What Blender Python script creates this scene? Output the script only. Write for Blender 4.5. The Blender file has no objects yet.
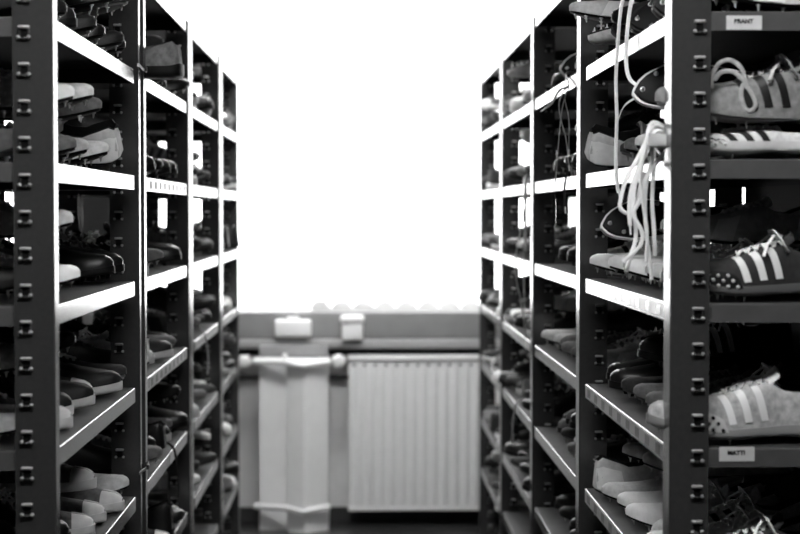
import bpy, bmesh, math, random
from mathutils import Vector, Matrix
from mathutils.bvhtree import BVHTree
R = random.Random(11)
PI = math.pi
EYE = 1.37
scn = bpy.context.scene
COL = scn.collection

# ------------------------------------------------------------------ materials
MATS = {}
def mat(name, v, rough=.55, spec=.5, noise=0.0, nscale=60.0, bump=0.0, bscale=300.0, metal=0.0, sheen=0.0, coat=0.0):
    if name in MATS: return MATS[name]
    m = bpy.data.materials.new(name); m.use_nodes = True
    nt = m.node_tree; b = nt.nodes['Principled BSDF']
    b.inputs['Base Color'].default_value = (v, v, v, 1)
    b.inputs['Roughness'].default_value = rough
    b.inputs['Specular IOR Level'].default_value = spec
    b.inputs['Metallic'].default_value = metal
    if sheen: b.inputs['Sheen Weight'].default_value = sheen
    if coat:
        b.inputs['Coat Weight'].default_value = coat; b.inputs['Coat Roughness'].default_value = .15
    tc = nt.nodes.new('ShaderNodeTexCoord')
    if noise:
        n = nt.nodes.new('ShaderNodeTexNoise'); n.inputs['Scale'].default_value = nscale; n.inputs['Detail'].default_value = 6
        r = nt.nodes.new('ShaderNodeValToRGB')
        lo, hi = max(0, v*(1-noise)), min(1, v*(1+noise))
        r.color_ramp.elements[0].color = (lo, lo, lo, 1); r.color_ramp.elements[1].color = (hi, hi, hi, 1)
        r.color_ramp.elements[0].position = .3; r.color_ramp.elements[1].position = .7
        nt.links.new(tc.outputs['Object'], n.inputs['Vector']); nt.links.new(n.outputs['Fac'], r.inputs['Fac'])
        nt.links.new(r.outputs['Color'], b.inputs['Base Color'])
    if bump:
        n2 = nt.nodes.new('ShaderNodeTexNoise'); n2.inputs['Scale'].default_value = bscale; n2.inputs['Detail'].default_value = 3
        bp = nt.nodes.new('ShaderNodeBump'); bp.inputs['Strength'].default_value = bump; bp.inputs['Distance'].default_value = .002
        nt.links.new(tc.outputs['Object'], n2.inputs['Vector']); nt.links.new(n2.outputs['Fac'], bp.inputs['Height'])
        nt.links.new(bp.outputs['Normal'], b.inputs['Normal'])
    MATS[name] = m
    return m

M_POST = mat('rack_paint', .040, .20, .75, .06, 120, .02, 900)
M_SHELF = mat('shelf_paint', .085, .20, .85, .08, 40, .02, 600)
M_TOP = mat('shelf_top_dark', .035, .55, .3, .25, 30, .1, 90)  # top faces darker and rougher than the lips
M_UNDER_SHADE = mat('shelf_underside_shade', .012, .8, .1, .2, 30)  # near-black: shade beneath the shelves put into the colour
M_SLOT_SHADE = mat('slot_shade', .004, .9, .1)  # black paints the shade inside the post slots
M_LUG_HIGHLIGHT = mat('lug_highlight', .34, .4, .5)  # pale ledges and dots: highlight put into the colour
M_CARD = mat('card_paper', .62, .3, .7, .05, 80)
M_INK = mat('ink_dark', .01, .8, .1)
M_STRIPGREY = mat('strip_grey', .30, .5)
M_PRINT_D = mat('strip_print_dark', .16, .6, .3); M_PRINT_L = mat('strip_print_pale', .42, .22, .8)
M_WALL = mat('wall_plaster', .80, .8, .3, .05, 12, .05, 200)
M_PARAPET = mat('parapet_grey', .30, .7, .3, .06, 14)
M_SILL = mat('sill_stone', .42, .35, .5, .08, 50)
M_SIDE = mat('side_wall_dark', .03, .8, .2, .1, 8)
M_SHADE_BASEBOARD = mat('shade_and_baseboard', .05, .8, .2)  # baseboard colour, also paints shade under the band and the pipe shadow
M_FLOOR = mat('floor_lino', .035, .22, .5, .15, 9)
M_CEIL = mat('ceiling_white', .30, .9, .2, .03, 6)
M_RAD = mat('radiator_enamel', .86, .35, .5, .02, 20)
M_CASING = mat('casing_white', .92, .5, .5, .02, 20)
M_PLASTIC = mat('white_plastic', .94, .35, .5)
M_FRAME = mat('frame_white', .8, .4)
M_BLACKP = mat('black_plastic_and_shadow', .01, .4)
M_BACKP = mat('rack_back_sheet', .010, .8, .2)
M_LAMP = mat('lamp_housing', .7, .5)

def emit(name, s):
    m = bpy.data.materials.new(name); m.use_nodes = True; nt = m.node_tree
    nt.nodes.remove(nt.nodes['Principled BSDF'])
    e = nt.nodes.new('ShaderNodeEmission'); e.inputs['Strength'].default_value = s
    nt.links.new(e.outputs[0], nt.nodes['Material Output'].inputs[0]); return m

def curtain_mat():
    m = bpy.data.materials.new('sheer_curtain'); m.use_nodes = True; nt = m.node_tree
    nt.nodes.remove(nt.nodes['Principled BSDF'])
    t = nt.nodes.new('ShaderNodeBsdfTranslucent'); t.inputs['Color'].default_value = (.93, .93, .93, 1)
    d = nt.nodes.new('ShaderNodeBsdfDiffuse'); d.inputs['Color'].default_value = (.9, .9, .9, 1)
    tr = nt.nodes.new('ShaderNodeBsdfTransparent')
    w = nt.nodes.new('ShaderNodeTexWave'); w.inputs['Scale'].default_value = 400; w.inputs['Distortion'].default_value = .4
    a = nt.nodes.new('ShaderNodeMixShader'); a.inputs[0].default_value = .25
    b = nt.nodes.new('ShaderNodeMixShader')
    mr = nt.nodes.new('ShaderNodeMapRange'); mr.inputs['To Min'].default_value = .30; mr.inputs['To Max'].default_value = .40
    nt.links.new(w.outputs['Fac'], mr.inputs['Value']); nt.links.new(mr.outputs[0], b.inputs[0])
    nt.links.new(t.outputs[0], a.inputs[1]); nt.links.new(d.outputs[0], a.inputs[2])
    nt.links.new(a.outputs[0], b.inputs[1]); nt.links.new(tr.outputs[0], b.inputs[2])
    nt.links.new(b.outputs[0], nt.nodes['Material Output'].inputs[0]); return m
M_CURTAIN = curtain_mat()
def hem_mat():
    m = bpy.data.materials.new('dense_hem'); m.use_nodes = True; nt = m.node_tree
    nt.nodes.remove(nt.nodes['Principled BSDF'])
    t = nt.nodes.new('ShaderNodeBsdfTranslucent'); t.inputs['Color'].default_value = (.27, .27, .27, 1)
    d = nt.nodes.new('ShaderNodeBsdfDiffuse'); d.inputs['Color'].default_value = (.75, .75, .75, 1)
    w = nt.nodes.new('ShaderNodeTexNoise'); w.inputs['Scale'].default_value = 300
    a = nt.nodes.new('ShaderNodeMixShader'); mr = nt.nodes.new('ShaderNodeMapRange'); mr.inputs['To Min'].default_value = .35; mr.inputs['To Max'].default_value = .55
    nt.links.new(w.outputs['Fac'], mr.inputs['Value']); nt.links.new(mr.outputs[0], a.inputs[0])
    nt.links.new(t.outputs[0], a.inputs[1]); nt.links.new(d.outputs[0], a.inputs[2])
    nt.links.new(a.outputs[0], nt.nodes['Material Output'].inputs[0]); return m
M_HEM = hem_mat()

def glass_mat():
    m = bpy.data.materials.new('window_glass'); m.use_nodes = True; nt = m.node_tree
    nt.nodes.remove(nt.nodes['Principled BSDF'])
    tr = nt.nodes.new('ShaderNodeBsdfTransparent'); tr.inputs['Color'].default_value = (.96, .96, .96, 1)
    g = nt.nodes.new('ShaderNodeBsdfGlossy'); g.inputs['Roughness'].default_value = .02
    x = nt.nodes.new('ShaderNodeMixShader'); x.inputs[0].default_value = .05
    nt.links.new(tr.outputs[0], x.inputs[1]); nt.links.new(g.outputs[0], x.inputs[2])
    nt.links.new(x.outputs[0], nt.nodes['Material Output'].inputs[0]); return m
M_GLASS = glass_mat()

# ------------------------------------------------------------------ mesh helpers
class MB:
    """collects verts / faces (with a material slot) and links them as one mesh"""
    def __init__(s): s.v = []; s.f = []; s.mi = []; s.sm = []
    def add(s, vs, fs, mi=0, smooth=False):
        o = len(s.v); s.v += [tuple(p) for p in vs]
        for f in fs:
            s.f.append(tuple(i+o for i in f)); s.mi.append(mi); s.sm.append(smooth)
    def box(s, x0, x1, y0, y1, z0, z1, mi=0):
        s.add([(x0,y0,z0),(x1,y0,z0),(x1,y1,z0),(x0,y1,z0),(x0,y0,z1),(x1,y0,z1),(x1,y1,z1),(x0,y1,z1)],
              [(3,2,1,0),(4,5,6,7),(0,1,5,4),(1,2,6,5),(2,3,7,6),(3,0,4,7)], mi)
    def bbox(s, x0, x1, y0, y1, z0, z1, bev=.003, seg=2, mi=0, open_bottom=False):
        bm = bmesh.new(); bmesh.ops.create_cube(bm, size=1)
        for v in bm.verts:
            v.co = Vector(((x0+x1)/2+v.co.x*(x1-x0), (y0+y1)/2+v.co.y*(y1-y0), (z0+z1)/2+v.co.z*(z1-z0)))
        bmesh.ops.bevel(bm, geom=list(bm.edges), offset=bev, segments=seg, profile=.5, affect='EDGES')
        s.bm(bm, mi, True)
    def bm(s, bm, mi=0, smooth=False):
        bm.verts.index_update()
        s.add([v.co[:] for v in bm.verts], [[v.index for v in f.verts] for f in bm.faces], mi, smooth); bm.free()
    def tube(s, pts, rw, rh=None, n=6, mi=0, up=(0,0,1)):
        rh = rh or rw; P = [Vector(p) for p in pts]; rings = []
        nrm = None
        for i, p in enumerate(P):
            t = (P[min(i+1, len(P)-1)]-P[max(i-1, 0)])
            if t.length < 1e-9: t = Vector((1,0,0))
            t.normalize()
            if nrm is None:
                nrm = Vector(up)
                if abs(nrm.dot(t)) > .9: nrm = Vector((0,1,0)) if abs(t.y) < .9 else Vector((1,0,0))
            nrm = nrm-t*nrm.dot(t)
            if nrm.length < 1e-6: nrm = t.orthogonal()
            nrm.normalize(); bn = t.cross(nrm)
            rings.append([p+bn*(rw*math.cos(2*PI*k/n))+nrm*(rh*math.sin(2*PI*k/n)) for k in range(n)])
        vs = [q for r in rings for q in r]; fs = []
        for i in range(len(P)-1):
            for k in range(n):
                fs.append((i*n+k, i*n+(k+1)%n, (i+1)*n+(k+1)%n, (i+1)*n+k))
        fs.append(tuple(range(n))[::-1]); fs.append(tuple((len(P)-1)*n+k for k in range(n)))
        s.add(vs, fs, mi, True)
    def cone(s, p, ax, r0, r1, h, n=8, mi=0):
        ax = Vector(ax).normalized(); p = Vector(p)
        s.tube_r([p, p+ax*h], [r0, r1], n, mi)
    def tube_r(s, pts, rs, n=12, mi=0):
        P = [Vector(p) for p in pts]; vs = []; fs = []
        t = (P[-1]-P[0]).normalized(); a = t.orthogonal().normalized(); b = t.cross(a)
        for p, r in zip(P, rs):
            vs += [p+a*(r*math.cos(2*PI*k/n))+b*(r*math.sin(2*PI*k/n)) for k in range(n)]
        for i in range(len(P)-1):
            for k in range(n): fs.append((i*n+k, i*n+(k+1)%n, (i+1)*n+(k+1)%n, (i+1)*n+k))
        fs.append(tuple(range(n))[::-1]); fs.append(tuple((len(P)-1)*n+k for k in range(n)))
        s.add(vs, fs, mi, True)
    def mesh(s, name, mats):
        me = bpy.data.meshes.new(name); me.from_pydata(s.v, [], s.f)
        for m in (mats if isinstance(mats, (list, tuple)) else [mats]): me.materials.append(m)
        me.polygons.foreach_set('material_index', s.mi); me.polygons.foreach_set('use_smooth', s.sm)
        bm = bmesh.new(); bm.from_mesh(me); bmesh.ops.recalc_face_normals(bm, faces=bm.faces); bm.to_mesh(me); bm.free()
        me.set_sharp_from_angle(angle=math.radians(52)); me.polygons.foreach_set('use_smooth', s.sm); me.update(); return me
    def build(s, name, mats, parent=None):
        o = bpy.data.objects.new(name, s.mesh(name, mats)); COL.objects.link(o)
        if parent: o.parent = parent
        return o

def tag(o, label=None, cat=None, group=None, kind=None):
    if label: o['label'] = label
    if cat: o['category'] = cat
    if group: o['group'] = group
    if kind: o['kind'] = kind
    return o
def empty(name, loc=(0,0,0)):
    o = bpy.data.objects.new(name, None); COL.objects.link(o); o.location = loc; o.empty_display_size = .05; return o

# ------------------------------------------------------------------ racks
U = .485
# aisle plane X, sign (+1 goes away from the aisle)
ROW = {
 'left':  dict(sg=-1, a=.463, post_y=[2.517, 3.455, 4.470, 5.465, 6.310], dbl=True,
               shelf=[(2.52,3.43),(3.60,4.455),(4.655,5.43),(5.60,6.325)],
               lev=dict(T=.515, A=.295, B=.0755, C=-.1440, D=-.365, E=-.592, F=-.811, G=-1.03), top=.519, flange=.033, lug0=.2705),
 'right': dict(sg=1, a=.485, post_y=[2.561, 3.622, 4.610, 5.625, 6.620], dbl=False,
               shelf=[(2.565,3.545),(3.64,4.57),(4.66,5.60),(5.66,6.59)],
               lev=dict(T=.541, A=.312, B=.082, C=-.1435, D=-.371, E=-.598, F=-.824, G=-1.024), top=.543, flange=.055, lug0=.287)}
DEP = .36; PW = .0615; LIP = .030
BAYW = ['first', 'second', 'third', 'fourth']

def lug_mesh(y, x, z):
    b = MB()
    b.box(x-.0052, x+.0052, y-.0022, y+.001, z-.0075, z+.0075, 0)               # black block painting the shade inside the slot
    b.bbox(x-.0085, x+.0085, y-.0060, y+.001, z+.0060, z+.0108, .0012, 1, 1)    # pressed ledge
    b.bbox(x-.0085, x-.0050, y-.0030, y+.001, z-.0075, z+.0075, .001, 1, 2)
    b.bbox(x+.0050, x+.0085, y-.0030, y+.001, z-.0075, z+.0075, .001, 1, 2)
    b.bbox(x-.0075, x+.0075, y-.0040, y+.001, z-.0105, z-.0070, .001, 1, 2)
    for d in (-1, 1):
        bm = bmesh.new(); bmesh.ops.create_uvsphere(bm, u_segments=10, v_segments=6, radius=.0029)
        bmesh.ops.translate(bm, verts=bm.verts, vec=(x+d*.0078, y-.0035, z-.0068)); b.bm(bm, 1, True)
    return b

def l_post(b, x_out, sx, y0, sy, w, fl, z0, z1, t=.002, r=.003):
    """L-profile: face on y0, from x_out inwards (sx) by w; flange from y0 along sy by fl"""
    pts = [(w, 0)]
    for k in range(5):
        a = PI/2*k/4; pts.append((r-r*math.sin(a), r-r*math.cos(a)))
    pts.append((0, fl)); pts += [(t, fl)]
    pts += [(t, r+t*.5), (r+t*.5, t), (w, t)]
    n = len(pts); vs = []
    for z in (z0, z1):
        for (px, py) in pts: vs.append((x_out+sx*px, y0+sy*py, z))
    fs = [(i, (i+1) % n, n+(i+1) % n, n+i) for i in range(n)]
    fs += [tuple(range(n))[::-1], tuple(range(n, 2*n))]
    b.add(vs, fs, 0, False)

def shelf_mesh(x0, x1, y0, y1, z, lip=LIP, r=.0025):
    bm = bmesh.new(); bmesh.ops.create_cube(bm, size=1)
    for v in bm.verts:
        v.co = Vector(((x0+x1)/2+v.co.x*abs(x1-x0), (y0+y1)/2+v.co.y*(y1-y0), z-lip/2+v.co.z*lip))
    bt = [f for f in bm.faces if f.normal.z < -.9]
    ed = [e for e in bm.edges if not any(f in bt for f in e.link_faces)]
    bmesh.ops.delete(bm, geom=bt, context='FACES_ONLY')
    bmesh.ops.bevel(bm, geom=[e for e in bm.edges if e.is_valid and len(e.link_faces) == 2], offset=r, segments=3, profile=.5, affect='EDGES')
    b = MB(); b.bm(bm, 0, False)
    for i, f in enumerate(b.f):
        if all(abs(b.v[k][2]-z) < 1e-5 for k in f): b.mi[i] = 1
    return b

def strip_mesh(x, sx, ys, z, w, h, offs=0.0):
    b = MB()
    for y in ys: b.box(x-sx*.0012, x+sx*.0005, y-w/2, y+w/2, z-h/2, z+h/2)
    return b

SHELVES = {}   # (row,bay,level) -> (y0,y1,z)
for rn, rw in ROW.items():
    sg, a = rw['sg'], rw['a']; top = EYE+rw['top']
    for bay in range(4):
        y0, y1 = rw['post_y'][bay], rw['post_y'][bay+1]
        root = empty('shelving_unit', (sg*(a+DEP/2), (y0+y1)/2, 0))
        tag(root, {('left',0):'dark grey steel shoe rack, near unit of the left row', ('left',1):'dark grey steel shoe rack, second unit of the left row',
                   ('left',2):'dark grey steel shoe rack, third unit of the left row', ('left',3):'dark grey steel shoe rack in the left row, next to the window',
                   ('right',0):'dark grey steel shoe rack with paper name cards, near unit of the right row', ('right',1):'dark grey steel shoe rack, second unit of the right row',
                   ('right',2):'dark grey steel shoe rack, third unit of the right row', ('right',3):'dark grey steel shoe rack in the right row, next to the radiator'}[(rn,bay)],
            'shoe rack', 'open steel shoe racks along the aisle')
        inv = Matrix.Translation(-root.location)
        def put(b, name, mats, par=None):
            o = b.build(name, mats); o.parent = par or root
            if par is None: o.matrix_parent_inverse = inv
            return o
        # posts: near frame of this unit, and for the last (or doubled) frames the far one
        frames = [(y0 + (.112 if rn == 'left' and bay == 1 else .078 if rn == 'left' and bay else 0.0), .050 if rn == 'left' and bay > 1 else rw['flange'], 1)]
        if rn == 'left' and bay < 3: frames.append((y1+.030, .024, 1))
        if bay == 3: frames.append((y1, rw['flange'], 1))
        for fi, (fy, fl, sy) in enumerate(frames):
            for xo, sx in ((sg*a, sg), (sg*(a+DEP), -sg)):
                b = MB(); l_post(b, xo, sx, fy, sy, PW, fl, 0, top)
                zz = []
                z = EYE+rw['lug0']+.0558*5
                while z > .05:
                    if z < top-.02: zz.append(z)
                    z -= .0558
                lx = xo+sx*.0435
                aisle_front = (bay == 0 and fi == 0 and xo == sg*a)
                if not aisle_front:
                    for z in zz:
                        lb = lug_mesh(fy, lx, z); b.add(lb.v, lb.f)
                        b.mi[-len(lb.f):] = [{0:1, 1:2, 2:0}[m] for m in lb.mi]
                p = put(b, 'post', [M_POST, M_SLOT_SHADE, M_LUG_HIGHLIGHT])
                if aisle_front:
                    for z in zz:
                        if z < EYE+.36 and z > EYE-.56:
                            put(lug_mesh(fy, lx, z), 'lug', [M_SLOT_SHADE, M_LUG_HIGHLIGHT, M_POST], p)
                bp = MB(); bp.box(min(xo, xo+sx*PW), max(xo, xo+sx*PW), fy, fy+fl, 0, .004); put(bp, 'foot_plate', M_POST, p)
        s0, s1 = rw['shelf'][bay]
        for lv, z in rw['lev'].items():
            zz = EYE+z
            xa, xb = sg*(a+.0026), sg*(a+DEP-.0026)
            o = put(shelf_mesh(xa, xb, s0, s1, zz), 'shelf', [M_SHELF, M_TOP, M_UNDER_SHADE, M_UNDER_SHADE])
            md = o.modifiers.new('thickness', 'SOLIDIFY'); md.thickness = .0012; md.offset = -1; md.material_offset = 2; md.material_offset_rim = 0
            SHELVES[(rn, bay, lv)] = (s0, s1, zz)
            # label strips of small grey squares on some lips
            if (rn, bay, lv) in (('right',0,'C'),('right',0,'D'),('right',0,'E'),('left',1,'B'),('left',1,'D'),('right',2,'D'),('left',2,'D')):
                n = 9; L = s1-s0-.07
                ys = [s0+.06+L*(i+.5)/n for i in range(n)]
                c = MB(); c.box(sg*(a+.0026)-sg*.0009, sg*(a+.0026), s0+.055, s1-.01, zz-LIP+.004, zz-.004)
                cs = put(c, 'label_strip', M_CARD if lv in 'BC' else M_STRIPGREY)
                for y in ys:
                    q = MB(); q.box(sg*(a+.0026)-sg*.0013, sg*(a+.0026)-sg*.0008, y-.024, y+.016, zz-LIP+.006, zz-.007)
                    put(q, 'size_label', M_PRINT_D if lv in 'DEB' else M_PRINT_L, cs).matrix_parent_inverse = Matrix()
        if bay == 0 and rn == 'right':
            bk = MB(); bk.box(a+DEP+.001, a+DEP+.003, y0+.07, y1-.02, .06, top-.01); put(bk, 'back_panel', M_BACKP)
ROOTS_RACK = {}

# name cards on the front lip of the near right unit, and small tags
def card(root, x0, x1, y, z0, z1, text):
    b = MB(); b.box(x0, x1, y-.0012, y, z0, z1)
    c = b.build('name_card', M_CARD); c.parent = root; c.matrix_parent_inverse = Matrix.Translation(-root.location)
    cu = bpy.data.curves.new('card_text', 'FONT'); cu.body = text; cu.size = (z1-z0)*.42; cu.align_x = 'CENTER'; cu.extrude = .0002; cu.offset = .0004
    t = bpy.data.objects.new('tmp', cu); COL.objects.link(t)
    dg = bpy.context.evaluated_depsgraph_get(); me = bpy.data.meshes.new_from_object(t.evaluated_get(dg))
    bpy.data.objects.remove(t)
    me.materials.clear(); me.materials.append(M_INK)
    me.transform(Matrix.Translation(((x0+x1)/2-.001, y-.0016, (z0+z1)/2-.001)) @ Matrix.Rotation(PI/2, 4, 'X'))
    o = bpy.data.objects.new('card_text', me); COL.objects.link(o); o.parent = c; return c
rack_r = [o for o in bpy.data.objects if o.get('label', '').startswith('dark grey steel shoe rack with paper')][0]
def fx(px, Y): return (px-359.4)/1650*Y
yl = 2.565
card(rack_r, fx(726.7, yl), fx(762.3, yl), yl, EYE+(211.8-29.7)/1650*yl, EYE+(211.8-15.6)/1650*yl, 'BRANT')
card(rack_r, fx(722.3, yl), fx(758, yl), yl, EYE+(211.8-463.5)/1650*yl, EYE+(211.8-449)/1650*yl, 'MATTI')

# ------------------------------------------------------------------ shoes
def lerp_tab(tab, s):
    for (s0, v0), (s1, v1) in zip(tab, tab[1:]):
        if s <= s1:
            t = (s-s0)/(s1-s0); t = t*t*(3-2*t)*.5+t*.5
            return v0+(v1-v0)*t
    return tab[-1][1]
W_TAB = [(0,.014),(.012,.021),(.045,.0275),(.14,.031),(.33,.0285),(.52,.036),(.68,.0425),(.80,.0415),(.90,.033),(.955,.0235),(.985,.013),(1,.005)]
H_TAB = [(0,.064),(.05,.079),(.13,.071),(.23,.058),(.31,.062),(.38,.074),(.50,.069),(.62,.058),(.75,.0475),(.86,.040),(.94,.034),(.985,.026),(1,.018)]
R_TAB = [(0,.45),(.05,.55),(.15,.62),(.30,.62),(.38,.52),(.50,.40),(.60,.22),(.70,.12),(1,.10)]
STS = [0,.008,.02,.045,.08,.12,.17,.22,.27,.31,.34,.37,.40,.45,.50,.55,.60,.65,.70,.75,.80,.845,.885,.92,.945,.965,.98,.992,1.0]

class Shoe:
    def __init__(s, L=.285, sole=.010, heel=.012, spring=.018, h=1.0, w=1.0, arch=.005, rise=.022, grow=.0018):
        s.rise, s.grow = rise, grow
        s.L, s.sole, s.heel, s.sp, s.h, s.wk, s.arch = L, sole, heel, spring, h, w, arch
    def bot(s, q):
        z = s.sp*(max(0, q-.60)/.40)**1.7
        z += .006*(max(0, .06-q)/.06)
        return z
    def archz(s, q): return s.arch*max(0, math.sin(PI*(q-.18)/.36)) if .18 < q < .54 else 0
    def th(s, q): return s.heel+(s.sole-s.heel)*min(1, max(0, (q-.25)/.35))
    def w(s, q): return lerp_tab(W_TAB, q)*s.wk
    def top(s, q): return lerp_tab(H_TAB, q)*s.h*(.6+.4*s.h if False else 1)+s.bot(q)*.85+s.th(q)*.6
    def rim(s, q): return s.w(q)*lerp_tab(R_TAB, q)
    def curv(s, y, q): return y+.006*math.sin(PI*min(1, max(0, (q-.3)/.7)))-.004*max(0, q-.3)
    def pt(s, q, side, t, off=0.0):
        """outer skin: t 0 at the sole .. 1 at the rim"""
        a = t*PI/2; w, r = s.w(q), s.rim(q)
        zb, zt = s.bot(q)+s.th(q)*.75, s.top(q)
        y = r+(w-r)*math.cos(a)**.75; z = zb+(zt-zb)*math.sin(a)**.95
        y += off*math.cos(a*.8); z += off*math.sin(a*.8)*.8
        x = q*s.L
        if q < .06: x += .006*(t)*(1-q/.06)*(1 if t < .5 else 1.0)
        return Vector((x, s.curv(side*y, q), z))
    def opening(s, q): 
        if q < .012 or q > .41: return 0
        a = min(1, (q-.012)/.05); b = min(1, (.41-q)/.05); t = min(a, b); return t*t*(3-2*t)
    def upper(s):
        b = MB(); n = 8; rings = []
        for q in STS:
            o = s.opening(q); r, zt = s.rim(q), s.top(q); d = o*(zt-s.bot(q)-s.th(q)-.006)
            outer = [i/(n-1) for i in range(n)]
            ring = [s.pt(q, 1, t) for t in outer]
            arch = (1-o)*r*.16
            inner = [(r*(1-.10*o) if o > .3 else r*.75, zt-.004*o-.3*d+arch*.5), (r*(.95*o+.5*(1-o)), zt-.75*d+arch*.8), (r*(.6*o+.25*(1-o)), zt-d+arch)]
            ring += [Vector((q*s.L, s.curv(y, q), z)) for y, z in inner]
            ring += [Vector((q*s.L, s.curv(0, q), zt-d+arch))]
            ring += [Vector((q*s.L, s.curv(-y, q), z)) for y, z in inner[::-1]]
            ring += [s.pt(q, -1, t) for t in outer[::-1]]
            rings.append(ring)
        m = len(rings[0]); vs = [v for r in rings for v in r]
        for i in range(len(rings)-1):
            for k in range(m-1):
                inside = n-2 <= k < m-n+1 and STS[i] < .395
                b_mi = 1 if inside else 0
                b.f.append((i*m+k, i*m+k+1, (i+1)*m+k+1, (i+1)*m+k)); b.mi.append(b_mi); b.sm.append(True)
            b.f.append((i*m+m-1, i*m, (i+1)*m, (i+1)*m+m-1)); b.mi.append(0); b.sm.append(False)
        b.f.append(tuple(range(m))[::-1]); b.mi.append(0); b.sm.append(False)
        b.f.append(tuple((len(rings)-1)*m+k for k in range(m))); b.mi.append(0); b.sm.append(False)
        b.v = [tuple(v) for v in vs]; return b
    def outsole(s, lip=.004):
        b = MB(); rings = []; grow = s.grow
        for q in STS:
            w = s.w(q)*1.02+grow; zb, t = s.bot(q), s.th(q); x = (q-.5)*(1.018 if grow > 0 else .982)*s.L+.5*s.L; az = s.archz(q)
            P = [(w*.98, zb+t+lip), (w*1.03, zb+t*.6), (w*1.0, zb+t*.2+az*.6), (w*.88, zb+az), (0, zb+az)]
            P = P+[(-y, z) for y, z in P[-2::-1]]
            rings.append([Vector((x, s.curv(y, q), z)) for y, z in P])
        m = len(rings[0]); vs = [v for r in rings for v in r]; fs = []
        for i in range(len(rings)-1):
            for k in range(m): fs.append((i*m+k, i*m+(k+1) % m, (i+1)*m+(k+1) % m, (i+1)*m+k))
        fs.append(tuple(range(m))[::-1]); fs.append(tuple((len(rings)-1)*m+k for k in range(m)))
        b.add(vs, fs, 0, True); return b
    def patch(s, b, q0, q1, t0, t1, side, off=.0012, shift=0.0, nq=6, nt=6, mi=0, round_=False):
        """a band on the outer skin; shift slides q with t"""
        vs = []; fs = []
        for o in (off, -.001):
            for i in range(nq+1):
                for j in range(nt+1):
                    k = .08+.92*math.sqrt(max(0, 1-(2*i/nq-1)**2)) if round_ else 1.0
                    t = t0+(t1-t0)*k*j/nt; q = q0+(q1-q0)*i/nq+shift*(t-t0)/(t1-t0+1e-9)
                    vs.append(s.pt(min(.999, max(.001, q)), side, t, o))
        W = nt+1; N = (nq+1)*W
        for i in range(nq):
            for j in range(nt): fs.append((i*W+j, i*W+j+1, (i+1)*W+j+1, (i+1)*W+j))
        for i in range(nq):
            fs.append((i*W, (i+1)*W, N+(i+1)*W, N+i*W)); fs.append((i*W+nt, (i+1)*W+nt, N+(i+1)*W+nt, N+i*W+nt))
        for j in range(nt):
            fs.append((j, j+1, N+j+1, N+j)); fs.append((nq*W+j, nq*W+j+1, N+nq*W+j+1, N+nq*W+j))
        b.add(vs, fs, mi, True)
    def tongue(s):
        rise = s.rise
        b = MB(); qs = [.64,.58,.52,.46,.41,.375,.345]; vs = []; fs = []; K = 7
        for sfc in (0, 1):
            for i, q in enumerate(qs):
                z = s.top(max(q, .38))+.003+(rise*max(0, (.42-q)/.075) if q < .42 else 0)
                hw = s.rim(max(.39, q))*(.9 if q < .6 else .6)+(.006 if q < .42 else 0)
                for k in range(K):
                    u = k/(K-1)*2-1
                    vs.append((q*s.L-(.004 if sfc else 0), s.curv(u*hw, q), z-.008*u*u*(1 if q > .42 else 1.6)-(.0035 if sfc else 0)))
        n = len(qs); N = n*K
        for i in range(n-1):
            for k in range(K-1):
                fs.append((i*K+k, i*K+k+1, (i+1)*K+k+1, (i+1)*K+k)); fs.append((N+i*K+k, N+i*K+k+1, N+(i+1)*K+k+1, N+(i+1)*K+k))
            for k in (0, K-1): fs.append((i*K+k, (i+1)*K+k, N+(i+1)*K+k, N+i*K+k))
        for i in (0, n-1):
            for k in range(K-1): fs.append((i*K+k, i*K+k+1, N+i*K+k+1, N+i*K+k))
        b.add(vs, fs, 0, True); return b
    def laces(s, bow=True, rad=.0028):
        b = MB(); rows = [.62,.575,.53,.485,.44,.395]
        for i in range(len(rows)):
            q = rows[i]; r = s.rim(q)
            def p(u, q, dz=.005): return Vector((q*s.L, s.curv(u*s.rim(q)*1.15, q), s.top(q)+dz-.004*abs(u)))
            b.tube([p(-1,q,.002), p(-.6,q), p(0,q,.0065), p(.6,q), p(1,q,.002)], rad, rad*.6, 6)
            if i < len(rows)-1:
                q2 = rows[i+1]
                for d in (-1, 1): b.tube([p(-d,q,.004), p(-d*.5,q*.75+q2*.25,.007), p(d*.5,q*.25+q2*.75,.008), p(d,q2,.004)], rad, rad*.6, 6)
        if bow:
            c = Vector((.40*s.L, s.curv(0, .4), s.top(.4)+.011))
            for d in (-1, 1):
                loop = [c+Vector((.002*math.sin(a*2)+.03*math.sin(a*.5)*.6*0+(.012*math.sin(a)), d*(.034*(1-math.cos(a))/2), .016*math.sin(a)-.010*(1-math.cos(a))/2)) for a in [2*PI*k/12 for k in range(13)]]
                b.tube(loop, rad, rad*.7, 6)
                tail = [c, c+Vector((.012, d*.014, .004)), c+Vector((.026, d*.030, -.010)), c+Vector((.034, d*.040, -.028))]
                b.tube(tail, rad, rad*.7, 6)
            b.tube([c+Vector((-.004,0,0)), c+Vector((.004,0,.003))], .005, .005, 7)
        return b
    def spike_spots(s):
        out = []
        for q, u in ((.60,.72),(.60,-.72),(.74,.78),(.74,-.78),(.86,.68),(.86,-.68),(.945,.0)):
            out.append((q, Vector((q*s.L, s.curv(u*s.w(q), q), s.bot(q)+.001))))
        return out
    def stud_spots(s):
        out = []
        for q, u in ((.58,.7),(.58,-.7),(.73,.78),(.73,-.78),(.87,.6),(.87,-.6),(.08,.6),(.08,-.6),(.2,.7),(.2,-.7)):
            out.append((q, Vector((q*s.L, s.curv(u*s.w(q), q), s.bot(q)+.001))))
        return out

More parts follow.
